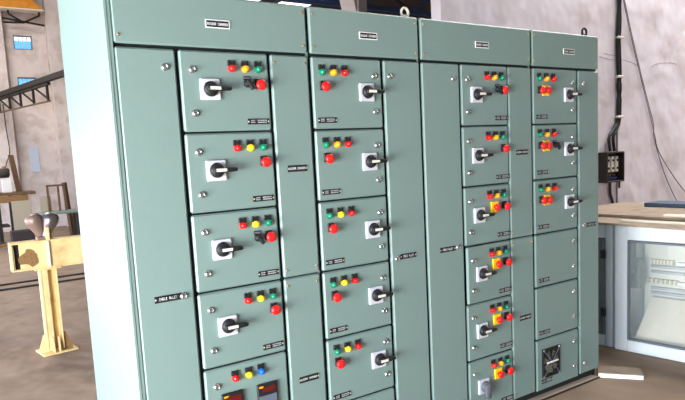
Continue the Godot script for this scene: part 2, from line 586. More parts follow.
func fan_guard(d: Node3D) -> void:
	var x := 2.279
	var y := 1.644
	var p := on(d, Vector3(x * WIDE, SEAM - y, 0))
	var st := begin()
	# square frame around a round throat
	var outer := 0.074
	var n := 40
	for k in n:
		var a0 := TAU * k / n
		var a1 := TAU * (k + 1) / n
		var q0 := Vector3(cos(a0), sin(a0), 0)
		var q1 := Vector3(cos(a1), sin(a1), 0)
		var s0 := q0 * (outer / maxf(absf(q0.x), absf(q0.y)))
		var s1 := q1 * (outer / maxf(absf(q1.x), absf(q1.y)))
		s0.y *= 1.13
		s1.y *= 1.13
		var r := Vector3(0.069, 0.077, 0)
		quad(st, q0 * r + Vector3(0, 0, 0.01), s0 + Vector3(0, 0, 0.01), s1 + Vector3(0, 0, 0.01), q1 * r + Vector3(0, 0, 0.01))
		quad(st, s0, s1, s1 + Vector3(0, 0, 0.01), s0 + Vector3(0, 0, 0.01))
		quad(st, q1 * r + Vector3(0, 0, 0.001), q0 * r + Vector3(0, 0, 0.001), q0 * r + Vector3(0, 0, 0.01), q1 * r + Vector3(0, 0, 0.01))
	part("fan_frame", done(st), mats.black_plastic, d, p)
	part("fan_throat", lathe([Vector2(0.076, 0.0008), Vector2(0.0, 0.0008)], 32), mats.gasket, d, p)
	for k in 7:
		var a := TAU * k / 7.0 + 0.2
		var bl := begin()
		var u := Vector3(cos(a), sin(a), 0)
		var v := Vector3(-sin(a), cos(a), 0)
		quad(bl, u * 0.02 - v * 0.008 + Vector3(0, 0, 0.002), u * 0.064 - v * 0.02 + Vector3(0, 0, 0.002), u * 0.064 + v * 0.016 + Vector3(0, 0, 0.006), u * 0.02 + v * 0.008 + Vector3(0, 0, 0.006))
		quad(bl, u * 0.02 + v * 0.008 + Vector3(0, 0, 0.0055), u * 0.064 + v * 0.016 + Vector3(0, 0, 0.0055), u * 0.064 - v * 0.02 + Vector3(0, 0, 0.0015), u * 0.02 - v * 0.008 + Vector3(0, 0, 0.0015))
		part("fan_blade", done(bl), mats.fan_blade, d, p)
	part("fan_hub", lathe([Vector2(0.02, 0.001), Vector2(0.02, 0.008), Vector2(0.018, 0.0095), Vector2(0.0, 0.0095)], 24), mats.black_plastic, d, p)
	for i in 3:
		var pts := []
		var r: float = 0.03 + i * 0.017
		for k in 33:
			var a := TAU * k / 32.0
			pts.append(Vector3(cos(a) * r, sin(a) * r * 1.1, 0.013))
		part("guard_ring", tube(pts, 0.0011, 6), mats.dark_steel, d, p)
	for s in [-1.0, 1.0]:
		part("guard_arm", tube([Vector3(-0.068, -0.077 * s, 0.0125), Vector3(0, 0, 0.0155), Vector3(0.068, 0.077 * s, 0.0125)], 0.002, 6), mats.grey_plastic, d, p)
	part("guard_bar", box(Vector3(0.1, 0.01, 0.003), 0.001), mats.white_plastic, d, p + Vector3(0, 0.003, 0.0165))
	for sx in [-1.0, 1.0]:
		for sy in [-1.0, 1.0]:
			part("guard_screw", kept("guard_screw", func(): return lathe([Vector2(0.006, 0.0), Vector2(0.005, 0.003), Vector2(0.0, 0.0035)], 12)), mats.chrome, d, p + Vector3(sx * 0.068, sy * 0.077, 0.01))

func start_cabinet(from: float, to: float, label: String, first := false) -> void:
	var x0 := from * WIDE
	var x1 := to * WIDE
	cab = thing("switchgear_cabinet", label, "cabinet", Vector3(x0, 0, 0), 0.0, "switchgear cabinets bolted in a row")
	var w := x1 - x0
	var top := SEAM + 0.193
	var bot := 0.055
	var mid := (top + bot) / 2
	var hh := top - bot
	# shell: back, two sides, roof, base pan, all of folded sheet
	part("back_panel", box(Vector3(w - 0.004, hh, 0.02), 0.002), mats.paint, cab, Vector3(w / 2, mid, -0.79))
	for s in [0, 1]:
		var zf := 0.0 if (s == 0 and first) else -0.02
		var rise: float = 0.26 if (s == 0 and first) else 0.0     # the end sheet stands up past the roof
		part("end_panel" if rise > 0.0 else "side_panel", box(Vector3(0.014 if rise > 0.0 else 0.006, hh + rise, 0.78 + zf), 0.003), mats.paint, cab, Vector3(0.007 if rise > 0.0 else (0.004 if s == 0 else w - 0.004), mid + rise / 2, (-0.78 + zf) / 2))
	part("roof_panel", box(Vector3(w - 0.014, 0.012, 0.77), 0.003), mats.paint, cab, Vector3(w / 2, top - 0.006, -0.395))
	part("base_pan", box(Vector3(w - 0.014, 0.02, 0.74), 0.002), mats.paint, cab, Vector3(w / 2, bot + 0.01, -0.4))
	part("front_gasket", box(Vector3(w - 0.014, hh - 0.01, 0.006)), mats.gasket, cab, Vector3(w / 2, mid, -0.023))
	part("gap_darkening_board", box(Vector3(w - 0.01, bot, 0.02), 0.001), mats.gasket, cab, Vector3(w / 2, bot / 2, -0.04))  # black board put in to darken the shaded gap under the cabinet
	if first:
		part("corner_post", box(Vector3(0.012, hh, 0.02), 0.002), mats.paint, cab, Vector3(0.019, mid, -0.012))
	for s in [0, 1]:
		part("support_foot", box(Vector3(0.06, bot, 0.6), 0.003), mats.dark_steel, cab, Vector3(0.08 if s == 0 else w - 0.08, bot / 2, -0.42))

func header(x0: float, x1: float, plate_x: float) -> void:
	var d := door("header_panel", x0, x1, -0.193, -0.007)
	nameplate(d, plate_x, -0.093, 0.095, 0.03, "header_plate")
	for x in [x0 + 0.018, x1 - 0.018]:
		for y in [-0.165, -0.035]:
			screw(d, x, y)

func lifting_eye(x: float, m: String) -> void:
	var st := begin()
	var pts := []
	for k in 25:
		var a := TAU * k / 24.0
		pts.append(Vector3(cos(a) * 0.02, 0.03 + sin(a) * 0.021, 0))
	add_tube(st, pts, 0.0062, 8)
	add_box(st, Vector3(0, 0.009, 0), Vector3(0.026, 0.018, 0.026), 0.003)
	part("lifting_eye", done(st), mats[m], cab, Vector3(x * WIDE - cab.position.x, SEAM + 0.192, -0.05))

func alley_door(x0: float, x1: float, y0: float, y1: float, lx: float, locks: Array) -> MeshInstance3D:
	var d := door("cable_alley_door", x0, x1, y0, y1)
	for y in locks:
		door_lock(d, lx, y)
	return d

func chamber_panel(x0: float, x1: float, y0: float, y1: float) -> MeshInstance3D:
	var d := door("chamber_cover", x0, x1, y0, y1)
	for x in [x0 + 0.016, x1 - 0.016]:
		for y in [y0 + 0.03, y1 - 0.03]:
			screw(d, x, y)
	return d

func feeder(x0: float, x1: float, row: int) -> MeshInstance3D:
	return door("feeder_door", x0, x1, row * ROW + 0.0055, (row + 1) * ROW - 0.0015)

func build_switchgear() -> void:
	# first cabinet: wide cable door, five feeders with the switch at their left, chamber cover
	start_cabinet(0.0, 0.789, "end switchgear cabinet with broad bare side panel and two digital meters low down", true)
	header(0.026, 0.783, 0.403)
	var d := alley_door(0.026, 0.234, 0.0055, 1.793, 0.194, [0.069, 0.9, 1.7])
	nameplate(d, 0.135, 0.897, 0.1, 0.024, "alley_plate")
	for r in 6:
		d = feeder(0.247, 0.601, r)
		var y := r * ROW
		if r == 5:
			door_lock(d, 0.2935, y + 0.075)
			door_lock(d, 0.2935, y + 0.232)
			feeder_plate(d, 0.543, y + 0.265)
			continue
		if r == 4:
			door_lock(d, 0.2935, y + 0.078)
			door_lock(d, 0.2935, y + 0.232)
			lamp(d, 0.376, y + 0.064, "red_lens")
			lamp(d, 0.434, y + 0.064, "yellow_lens")
			lamp(d, 0.488, y + 0.063, "blue_lens")
			meter(d, 0.306, y + 0.11)
			meter(d, 0.456, y + 0.11)
			continue
		door_lock(d, 0.2935, y + 0.074)
		door_lock(d, 0.2935, y + 0.232)
		isolator(d, 0.3545, y + 0.145)
		for k in 3:
			lamp(d, 0.453 + k * 0.0548, y + 0.064, ["red_lens", "amber_lens" if r < 1 else "yellow_lens", "green_lens"][k])
		if r == 0 or r == 2:
			selector(d, 0.511, y + 0.119)
		stop_button(d, 0.569, y + 0.123)
		feeder_plate(d, 0.5435, y + 0.265)
	d = chamber_panel(0.613, 0.783, 0.0055, 0.898)
	nameplate(d, 0.704, 0.456, 0.088, 0.026, "chamber_plate")
	d = chamber_panel(0.613, 0.783, 0.9035, 1.793)
	nameplate(d, 0.7, 1.343, 0.092, 0.026, "chamber_plate")

	# second cabinet: switches at the right, cable door
	start_cabinet(0.789, 1.382, "second switchgear cabinet from the pale end, round lifting eye standing on its roof")
	header(0.797, 1.376, 1.091)
	for r in 6:
		d = feeder(0.799, 1.154, r)
		var y := r * ROW
		door_lock(d, 1.1155, y + 0.076)
		door_lock(d, 1.1155, y + 0.23)
		isolator(d, 1.067, y + 0.147)
		for k in 3:
			lamp(d, 0.854 + k * 0.0562, y + 0.065, ["green_lens", "amber_lens" if r < 2 else "yellow_lens", "red_lens"][k])
		stop_button(d, 0.867, y + 0.124)
		feeder_plate(d, 0.861, y + 0.264)
	d = alley_door(1.168, 1.376, 0.0055, 1.793, 1.203, [0.075, 0.9, 1.7])
	nameplate(d, 1.266, 0.893, 0.096, 0.024, "alley_plate")
	lifting_eye(1.342, "pale_edge")

	# third cabinet: cable door, feeders with yellow-backed buttons
	start_cabinet(1.382, 2.155, "third switchgear cabinet from the pale end, one of its small doors slightly ajar")
	header(1.389, 2.149, 1.785)
	d = alley_door(1.389, 1.626, 0.0055, 1.793, 1.588, [0.075, 0.895, 1.7])
	nameplate(d, 1.515, 0.896, 0.1, 0.024, "alley_plate")
	for r in 6:
		d = feeder(1.638, 1.965, r)
		var y := r * ROW
		door_lock(d, 1.682, y + 0.076)
		door_lock(d, 1.682, y + 0.233)
		isolator(d, 1.736, y + 0.15, -PI / 2 if r == 5 else 0.0, "grey_plastic" if r == 5 else "black_plastic")
		for k in 3:
			lamp(d, 1.827 + k * 0.0528, y + 0.062, ["red_lens", "amber_lens", "green_lens"][k])
		if r == 0:
			selector(d, 1.898, y + 0.12)
		if r >= 2:
			emergency_stop(d, 1.873, y + 0.121)
		stop_button(d, 1.953, y + 0.123)
		feeder_plate(d, 1.914, y + 0.265)
		if r == 3:
			# this door stands slightly ajar on its far hinge
			d.transform = d.transform * Transform3D(Basis.IDENTITY, Vector3(0.1635, 0, 0)) * Transform3D(Basis(Vector3.UP, 0.028), Vector3.ZERO) * Transform3D(Basis.IDENTITY, Vector3(-0.1635, 0, 0))
	d = chamber_panel(1.971, 2.149, 0.0055, 0.898)
	nameplate(d, 2.066, 0.446, 0.09, 0.026, "chamber_plate")
	d = chamber_panel(1.971, 2.149, 0.9035, 1.793)
	nameplate(d, 2.072, 1.345, 0.09, 0.026, "chamber_plate")

	# fourth cabinet: emergency buttons, two blank doors, fan, cable door
	start_cabinet(2.155, 2.747, "far end switchgear cabinet with two blank doors above a square ventilation fan")
	header(2.161, 2.741, 2.466)
	for r in 6:
		d = feeder(2.163, 2.538, r)
		var y := r * ROW
		door_lock(d, 2.503, y + 0.077)
		door_lock(d, 2.503, y + 0.226)
		if r < 3:
			isolator(d, 2.459, y + 0.143)
			for k in 3:
				lamp(d, 2.227 + k * 0.0595, y + 0.058, ["green_lens", "amber_lens", "red_lens"][k])
			emergency_stop(d, 2.292, y + 0.119)
			stop_button(d, 2.252, y + 0.12)
			if r == 1:
				selector(d, 2.351, y + 0.117)
		if r == 5:
			fan_guard(d)
			feeder_plate(d, 2.245, y + 0.249)
		else:
			feeder_plate(d, 2.232, y + 0.262)
	d = alley_door(2.552, 2.741, 0.0055, 1.793, 2.604, [0.08, 0.895, 1.733])
	nameplate(d, 2.664, 0.894, 0.084, 0.024, "alley_plate")
	lifting_eye(2.68, "dark_steel")

# ------------------------------------------------------------------ setting
func hall() -> void:
	var P = mats.wall_plaster
	var F = mats.far_plaster
	struct("floor", box(Vector3(24, 0.2, 25)), mats.floor_concrete, Vector3(4, -0.1, -3.5))
	# wall behind the switchgear's far end, thick, ends in a pier
	var wr := struct("wall_right", box(Vector3(9.6, 6.4, 0.1)), P, Vector3(7.36, 3.2, -1.15))
	for c in [[Vector3(4.42, 2.17, -1.1), Vector3(4.6, 2.15, -1.1), Vector3(4.8, 2.155, -1.1), Vector3(5.05, 2.112, -1.1)], [Vector3(5.24, 2.11, -1.1), Vector3(5.33, 2.14, -1.1), Vector3(5.54, 2.16, -1.1), Vector3(5.7, 2.15, -1.1)], [Vector3(4.5, 2.2, -1.1), Vector3(4.62, 2.19, -1.1), Vector3(4.74, 2.2, -1.1)]]:
		part("plaster_crack", tube(curve(c, 6), 0.0022, 5), mats.cable_grey, wr, -wr.position)
	# hall end wall with two small barred windows (around their openings)
	var zf := -14.6
	var wb := struct("wall_back", box(Vector3(8.0, 6.4, 0.2)), F, Vector3(-3.0 + 0.375, 3.2, zf))      # x -6.625 .. 1.375
	part("wall_panel", box(Vector3(14.2, 6.4, 0.2)), F, wb, Vector3(8.89 - wb.position.x, 0, 0))         # x 1.79 .. 15.99
	part("wall_panel", box(Vector3(0.415, 3.37, 0.2)), F, wb, Vector3(1.5825 - wb.position.x, 1.685 - 3.2, 0))
	part("wall_panel", box(Vector3(0.415, 0.645, 0.2)), F, wb, Vector3(1.5825 - wb.position.x, 3.9925 - 3.2, 0))
	part("wall_panel", box(Vector3(0.415, 1.75, 0.2)), F, wb, Vector3(1.5825 - wb.position.x, 5.525 - 3.2, 0))
	part("pilaster", box(Vector3(0.75, 6.4, 0.3), 0.01), F, wb, Vector3(2.46 - wb.position.x, 0, 0.25))
	part("pilaster", box(Vector3(0.75, 6.4, 0.3), 0.01), F, wb, Vector3(0.79 - wb.position.x, 0.0, 0.15))
	for i in 2:
		var yc: float = [4.485, 3.522][i]
		var hh: float = [0.33, 0.305][i]
		var w := Node3D.new()
		w.name = "window_%d" % (i + 1)
		add_child(w)
		w.set_meta("kind", "structure")
		w.position = Vector3(1.5825, yc, zf)
		var st := begin()
		for s in [-1.0, 1.0]:
			add_box(st, Vector3(s * 0.195, 0, 0), Vector3(0.03, hh, 0.1))
			add_box(st, Vector3(0, s * (hh / 2 - 0.012), 0), Vector3(0.36, 0.024, 0.1))
		part("window_frame", done(st), mats.cable_grey, w)
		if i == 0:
			part("sky_glare_band", box(Vector3(0.35, 0.1, 0.004)), mats.sky_glare_pane, w, Vector3(0, 0.1, 0.012))  # glowing strip stands in for white sky behind the upper window
		for k in 3:
			part("window_bar", box(Vector3(0.022, hh - 0.05, 0.03)), mats.enclosure_grey, w, Vector3(-0.09 + 0.09 * k, 0, 0.03))
		for k in 4:
			part("window_pane", box(Vector3(0.085, hh - 0.05, 0.006)), mats.blue_glass, w, Vector3(-0.135 + 0.09 * k, 0, 0))
	# the daylight side: a great doorway in the long wall; piers close it at both ends
	var wl := struct("wall_left", box(Vector3(0.3, 6.4, 1.7)), F, Vector3(-3.2, 3.2, -13.8))
	part("wall_panel", box(Vector3(0.3, 6.4, 3.5)), F, wl, Vector3(0, 0, 7.25 + 13.8))
	part("lintel", box(Vector3(0.3, 3.4, 18.5)), F, wl, Vector3(0, 1.5, -3.75 + 13.8))
	struct("wall_front", box(Vector3(23.0, 6.4, 0.3)), P, Vector3(4.5, 3.2, 8.9))
	struct("wall_side", box(Vector3(0.3, 6.4, 24)), P, Vector3(15.9, 3.2, -3))
	# roof: low bay on the far side of the hall, higher bay over the switchgear
	var ce := struct("ceiling", box(Vector3(23, 0.15, 25)), mats.roof_sheet, Vector3(4.5, 6.45, -3))
	for at in [Vector3(-0.8, 6.35, -11.0), Vector3(-0.8, 6.35, -6.5), Vector3(5.6, 6.35, -0.1), Vector3(9.2, 6.35, -0.1)]:  # out-of-view glowing panels with lamps, added to fill the hall
		var gp := part("skylight_and_fill_panel", box(Vector3(3.0, 0.03, 1.6)), mats.skylight_and_fill, ce, at - ce.position)
		var gl := AreaLight3D.new()
		gl.name = "added_roof_fill"
		gl.area_size = Vector2(3.0, 1.6)
		gl.light_energy = 20.0 if at.x < 0.0 else 30.0
		gl.shadow_enabled = true
		gp.add_child(gl, true)
		gl.position = Vector3(0, -0.03, 0)
		gl.rotation_degrees = Vector3(-90, 0, 0)
	var low := struct("ceiling", box(Vector3(12.6, 0.1, 12.9)), mats.roof_sheet, Vector3(9.6, 4.97, -8.0))
	part("gable_panel", box(Vector3(0.1, 1.5, 12.9)), F, low, Vector3(-6.25, 0.7, 0))
	for k in 9:
		part("purlin", box(Vector3(12.4, 0.11, 0.08), 0.005), mats.dark_steel, low, Vector3(0, -0.105, -5.8 + k * 1.3))
	for s in [[5.55, -10.35, 0.6, 0.7], [6.75, -10.12, 0.75, 0.9]]:
		var q := part("skylight_and_fill_panel", box(Vector3(s[2], 0.02, s[3])), mats.skylight_and_fill, low, Vector3(s[0] - 9.6, -0.065, s[1] + 8.0))
		var l := AreaLight3D.new()
		l.name = "skylight_glow"
		l.area_size = Vector2(s[2], s[3])
		l.light_energy = 4.0
		l.light_color = Color(1, 0.98, 0.95)
		l.shadow_enabled = true
		q.add_child(l)
		l.position = Vector3(0, -0.03, 0)
		l.rotation_degrees = Vector3(-90, 0, 0)

func truss(at: Vector3, span: float, turn: float, label: String) -> void:
	var t := thing("roof_truss", label, "truss", at, turn, "steel trusses under the low roof")
	var h := 0.55
	part("top_chord", bar(Vector3(0, h, 0), Vector3(span, h, 0), 0.09, 0.08), mats.blue_steel, t)
	part("bottom_chord", bar(Vector3(0, 0, 0), Vector3(span, 0, 0), 0.09, 0.08), mats.blue_steel, t)
	var n := int(span / 0.9)
	for k in n:
		var x0 := span * k / n
		var x1 := span * (k + 1) / n
		part("web", bar(Vector3(x0, 0 if k % 2 == 0 else h, 0), Vector3(x1, h if k % 2 == 0 else 0, 0), 0.05, 0.05), mats.blue_steel if k % 3 else mats.dark_steel, t)

func background_right() -> void:
	truss(Vector3(4.2, 4.22, -7.6), 10.0, 0.0, "blue steel lattice truss nearest above the cabinet roofs")
	truss(Vector3(4.2, 4.22, -10.2), 10.0, 0.0, "blue steel lattice truss farther back under the dark roof")
	var p := thing("pillar", "pale concrete pillar rising behind the cabinet roofs with a bracket at its top", "pillar", Vector3(5.49, 0, -6.25), 0.58)
	part("shaft", box(Vector3(0.4, 4.9, 0.3), 0.015), mats.concrete_pillar, p, Vector3(0, 2.45, 0))
	part("bracket", prism([Vector2(-0.2, 3.62), Vector2(-0.2, 4.3), Vector2(-0.42, 4.3), Vector2(-0.42, 4.05)], -0.12, 0.12), mats.concrete_pillar, p)

func wall_fittings() -> void:
	var z := -1.1
	# fuse box
	var t := thing("fuse_box", "open dark fuse box with pale fuse carriers on the plaster wall", "fuse box", Vector3(4.53, 1.2, z))
	part("back_plate", box(Vector3(0.25, 0.27, 0.012), 0.002), mats.box_dark, t, Vector3(-0.005, 0, 0.006))
	var st := begin()
	for s in [-1.0, 1.0]:
		add_box(st, Vector3(s * 0.125, 0, 0.045), Vector3(0.012, 0.27, 0.09), 0.002)
		add_box(st, Vector3(0, s * 0.129, 0.045), Vector3(0.26, 0.012, 0.09), 0.002)
	part("casing", done(st), mats.box_dark, t)
	for k in 3:
		part("fuse_carrier", box(Vector3(0.045, 0.14, 0.05), 0.006), mats.ivory, t, Vector3(-0.075 + k * 0.066, 0.025, 0.04))
		for s in [-1.0, 1.0]:
			part("fuse_grip", box(Vector3(0.016, 0.02, 0.012), 0.002), mats.box_dark, t, Vector3(-0.075 + k * 0.066, 0.025 + s * 0.035, 0.068))
		part("terminal_screw", lathe([Vector2(0.008, 0), Vector2(0.008, 0.02), Vector2(0, 0.022)], 10), mats.brass, t, Vector3(-0.075 + k * 0.066, -0.075, 0.02))
	part("neutral_bar", box(Vector3(0.19, 0.022, 0.03), 0.003), mats.blue_steel, t, Vector3(0, -0.1, 0.03))
	part("lid_flange", box(Vector3(0.045, 0.24, 0.02), 0.003), mats.olive_box, t, Vector3(0.155, -0.01, 0.04))
	for y in [0.11, -0.12]:
		part("wall_lug", box(Vector3(0.06, 0.03, 0.012), 0.002), mats.rust, t, Vector3(0.205, y, 0.008))
	part("earth_stud", lathe([Vector2(0.008, 0), Vector2(0.008, 0.07), Vector2(0, 0.07)], 8), mats.dark_steel, t, Vector3(0.16, -0.13, 0.02), Basis(Vector3.RIGHT, PI / 2))
	# twin black supply cables down the wall
	for s in [-1.0, 1.0]:
		var x: float = 4.682 + s * 0.014
		var drop: float = 4.516 if s < 0 else 4.58
		var k := curve([Vector3(x, 4.9, z + 0.02), Vector3(x + 0.004, 2.7, z + 0.02), Vector3(x - 0.008, 2.33, z + 0.02), Vector3(x + 0.006, 2.0, z + 0.02), Vector3(x - 0.002, 1.64, z + 0.02), Vector3(lerpf(x, drop, 0.45), 1.54, z + 0.025), Vector3(drop, 1.46, z + 0.03), Vector3(drop + 0.004, 1.34, z + 0.04)], 6)
		var o := part("supply_cable", tube(k, 0.0145, 8), mats.cable_black, self)
		tag(o, "black supply cable into the fuse box, the one %s the switchgear" % ("nearer" if s < 0 else "farther from"), "cable", "twin black supply cables")
	for y in [2.344, 2.002, 1.645]:
		var c := part("cable_clip", box(Vector3(0.085, 0.022, 0.038), 0.006), mats.ivory, self, Vector3(4.69, y, z + 0.021))
		tag(c, "ivory cable clip on the black supply cables, %s of the three in view" % {2.344: "highest", 2.002: "middle one", 1.645: "lowest"}[y], "clip", "cable clips on the supply cables")
	var o1 := part("outgoing_cable", tube(curve([Vector3(4.515, 1.08, z + 0.04), Vector3(4.55, 0.96, z + 0.02), Vector3(4.6, 0.82, z + 0.02), Vector3(4.62, 0.5, z + 0.02), Vector3(4.62, 0.02, z + 0.02)], 6), 0.0125, 8), mats.cable_black, self)
	tag(o1, "black cable leaving the bottom of the fuse box", "cable")
	var o2 := part("thin_conduit", tube([Vector3(4.665, 1.63, z + 0.014), Vector3(4.664, 0.83, z + 0.014), Vector3(4.66, 0.02, z + 0.014)], 0.008, 8), mats.cable_grey, self)
	tag(o2, "thin grey cable running straight down beside the fuse box", "cable")
	# two thin wires slanting down the wall
	var upper := [Vector3(4.5, 3.4, z + 0.012), Vector3(4.76, 2.68, z + 0.012), Vector3(4.9, 2.33, z + 0.012), Vector3(5.06, 1.97, z + 0.012), Vector3(5.2, 1.67, z + 0.012)]
	var w1 := upper + [Vector3(5.29, 1.46, z + 0.012), Vector3(5.36, 1.31, z + 0.012), Vector3(5.6, 1.08, z + 0.012), Vector3(5.89, 0.86, z + 0.012), Vector3(6.3, 0.6, z + 0.012)]
	var w2 := [Vector3(4.516, 3.4, z + 0.014), Vector3(4.775, 2.68, z + 0.014), Vector3(4.915, 2.33, z + 0.014), Vector3(5.075, 1.97, z + 0.014), Vector3(5.2, 1.71, z + 0.014), Vector3(5.27, 1.56, z + 0.012), Vector3(5.275, 1.45, z + 0.012), Vector3(5.38, 1.24, z + 0.012), Vector3(5.5, 1.04, z + 0.012), Vector3(5.72, 0.78, z + 0.012), Vector3(6.0, 0.5, z + 0.012)]
	var a := part("thin_wire", tube(curve(w1, 6), 0.004, 6), mats.wire_brown, self)
	tag(a, "thin brown wire slanting across the plaster wall, the straighter strand", "wire", "pair of thin wires")
	var b := part("thin_wire", tube(curve(w2, 6), 0.004, 6), mats.wire_brown, self)
	tag(b, "thin brown wire slanting across the plaster wall, the lower looping strand", "wire", "pair of thin wires")

func enclosure(at: Vector3, turn: float, w: float, label: String, lit: bool) -> Node3D:
	# sheet steel cabinet with a glazed door; local x along the front, z out of the front, origin at the bottom corner
	var t := thing("glazed_enclosure", label, "cabinet", at, turn)
	var h := 0.868
	var dep := 0.72
	var st := begin()
	add_box(st, Vector3(0.006, h / 2, -dep / 2 - 0.012), Vector3(0.012, h, dep), 0.002)
	add_box(st, Vector3(w - 0.006, h / 2, -dep / 2 - 0.012), Vector3(0.012, h, dep), 0.002)
	add_box(st, Vector3(w / 2, h - 0.006, -dep / 2 - 0.012), Vector3(w - 0.024, 0.012, dep), 0.002)
	add_box(st, Vector3(w / 2, 0.03, -dep / 2 - 0.012), Vector3(w - 0.024, 0.06, dep), 0.002)
	add_box(st, Vector3(w / 2, h / 2, -dep - 0.006), Vector3(w, h, 0.012), 0.002)
	part("body", done(st), mats.enclosure_grey, t)
	var gl := 0.088
	var gr: float = w - (0.09 if lit else 0.055)
	var gb := 0.086
	var gt := 0.768
	st = begin()
	add_box(st, Vector3(gl / 2, h / 2, 0), Vector3(gl - 0.004, h - 0.006, 0.024), 0.004)
	add_box(st, Vector3((w + gr) / 2, h / 2, 0), Vector3(w - gr - 0.004, h - 0.006, 0.024), 0.004)
	add_box(st, Vector3((gl + gr) / 2, (h + gt) / 2, 0), Vector3(gr - gl + 0.004, h - gt - 0.006, 0.024), 0.004)
	add_box(st, Vector3((gl + gr) / 2, gb / 2, 0), Vector3(gr - gl + 0.004, gb - 0.006, 0.024), 0.004)
	var d := part("door_frame", done(st), mats.enclosure_grey, t)
	st = begin()
	for s in [0, 1]:
		add_box(st, Vector3(gl + 0.006 if s == 0 else gr - 0.006, (gb + gt) / 2, 0.002), Vector3(0.014, gt - gb, 0.03), 0.003)
		add_box(st, Vector3((gl + gr) / 2, gb + 0.006 if s == 0 else gt - 0.006, 0.002), Vector3(gr - gl, 0.014, 0.03), 0.003)
	part("window_gasket", done(st), mats.grey_plastic, d)
	part("glass_pane", box(Vector3(gr - gl - 0.01, gt - gb - 0.01, 0.004)), mats.glass, d, Vector3((gl + gr) / 2, (gb + gt) / 2, 0.0))
	if not lit:
		part("latch", box(Vector3(0.03, 0.06, 0.03), 0.004), mats.black_plastic, d, Vector3(w - 0.062, 0.66, 0.026))
		part("latch", box(Vector3(0.03, 0.06, 0.03), 0.004), mats.black_plastic, d, Vector3(w - 0.062, 0.25, 0.026))
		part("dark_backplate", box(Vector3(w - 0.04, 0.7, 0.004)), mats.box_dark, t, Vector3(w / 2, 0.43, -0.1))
		return t
	# inside: cream mounting plate, rails, terminal strips, gland box, a leaning sheet
	part("mounting_plate", box(Vector3(w - 0.06, 0.76, 0.004)), mats.enclosure_white, t, Vector3(w / 2, 0.45, -0.42))
	for y in [0.53, 0.49, 0.372, 0.338]:
		part("rail", box(Vector3(w - 0.12, 0.02, 0.02), 0.003), mats.zinc, t, Vector3(w / 2 + 0.02, y, -0.405))
	for row in 2:
		var y: float = [0.565, 0.425][row]
		for k in 14:
			part("terminal_block", box(Vector3(0.0105, 0.032, 0.035), 0.002), mats.terminal if k % 2 else mats.ivory, t, Vector3((0.085 if row == 0 else 0.06) + k * 0.0112 * (1.0 if row == 0 else 1.35), y, -0.4))
		part("marker_strip", box(Vector3(0.11, 0.02, 0.03), 0.002), mats.white_plastic, t, Vector3(0.31, y - 0.004, -0.4))
	part("yellow_terminal", box(Vector3(0.06, 0.03, 0.035), 0.003), mats.yellow_plate, t, Vector3(0.36, 0.39, -0.39))
	part("side_box", box(Vector3(0.05, 0.22, 0.1), 0.006), mats.olive_box, t, Vector3(0.04, 0.62, -0.14))
	part("side_box", box(Vector3(0.07, 0.2, 0.1), 0.006), mats.olive_box, t, Vector3(0.05, 0.5, -0.24))
	st = begin()
	add_bar(st, Vector3(0.33, 0.066, -0.07), Vector3(0.33, 0.31, -0.37), 0.46, 0.008, 0.001)
	part("leaning_sheet", done(st), mats.cream_sheet, t)
	return t

func flat_sheet(called: String, corners: Array, y: float, thick: float, m: Material, label: String, category: String) -> void:
	var poly := []
	for c in corners:
		poly.append(Vector2(c.x, -c.y))
	if Geometry2D.is_polygon_clockwise(PackedVector2Array(poly)):
		poly.reverse()
	var o := part(called, prism(poly, 0.0, thick), m, self, Vector3(0, y, 0), Basis(Vector3.RIGHT, -PI / 2))
	tag(o, label, category)

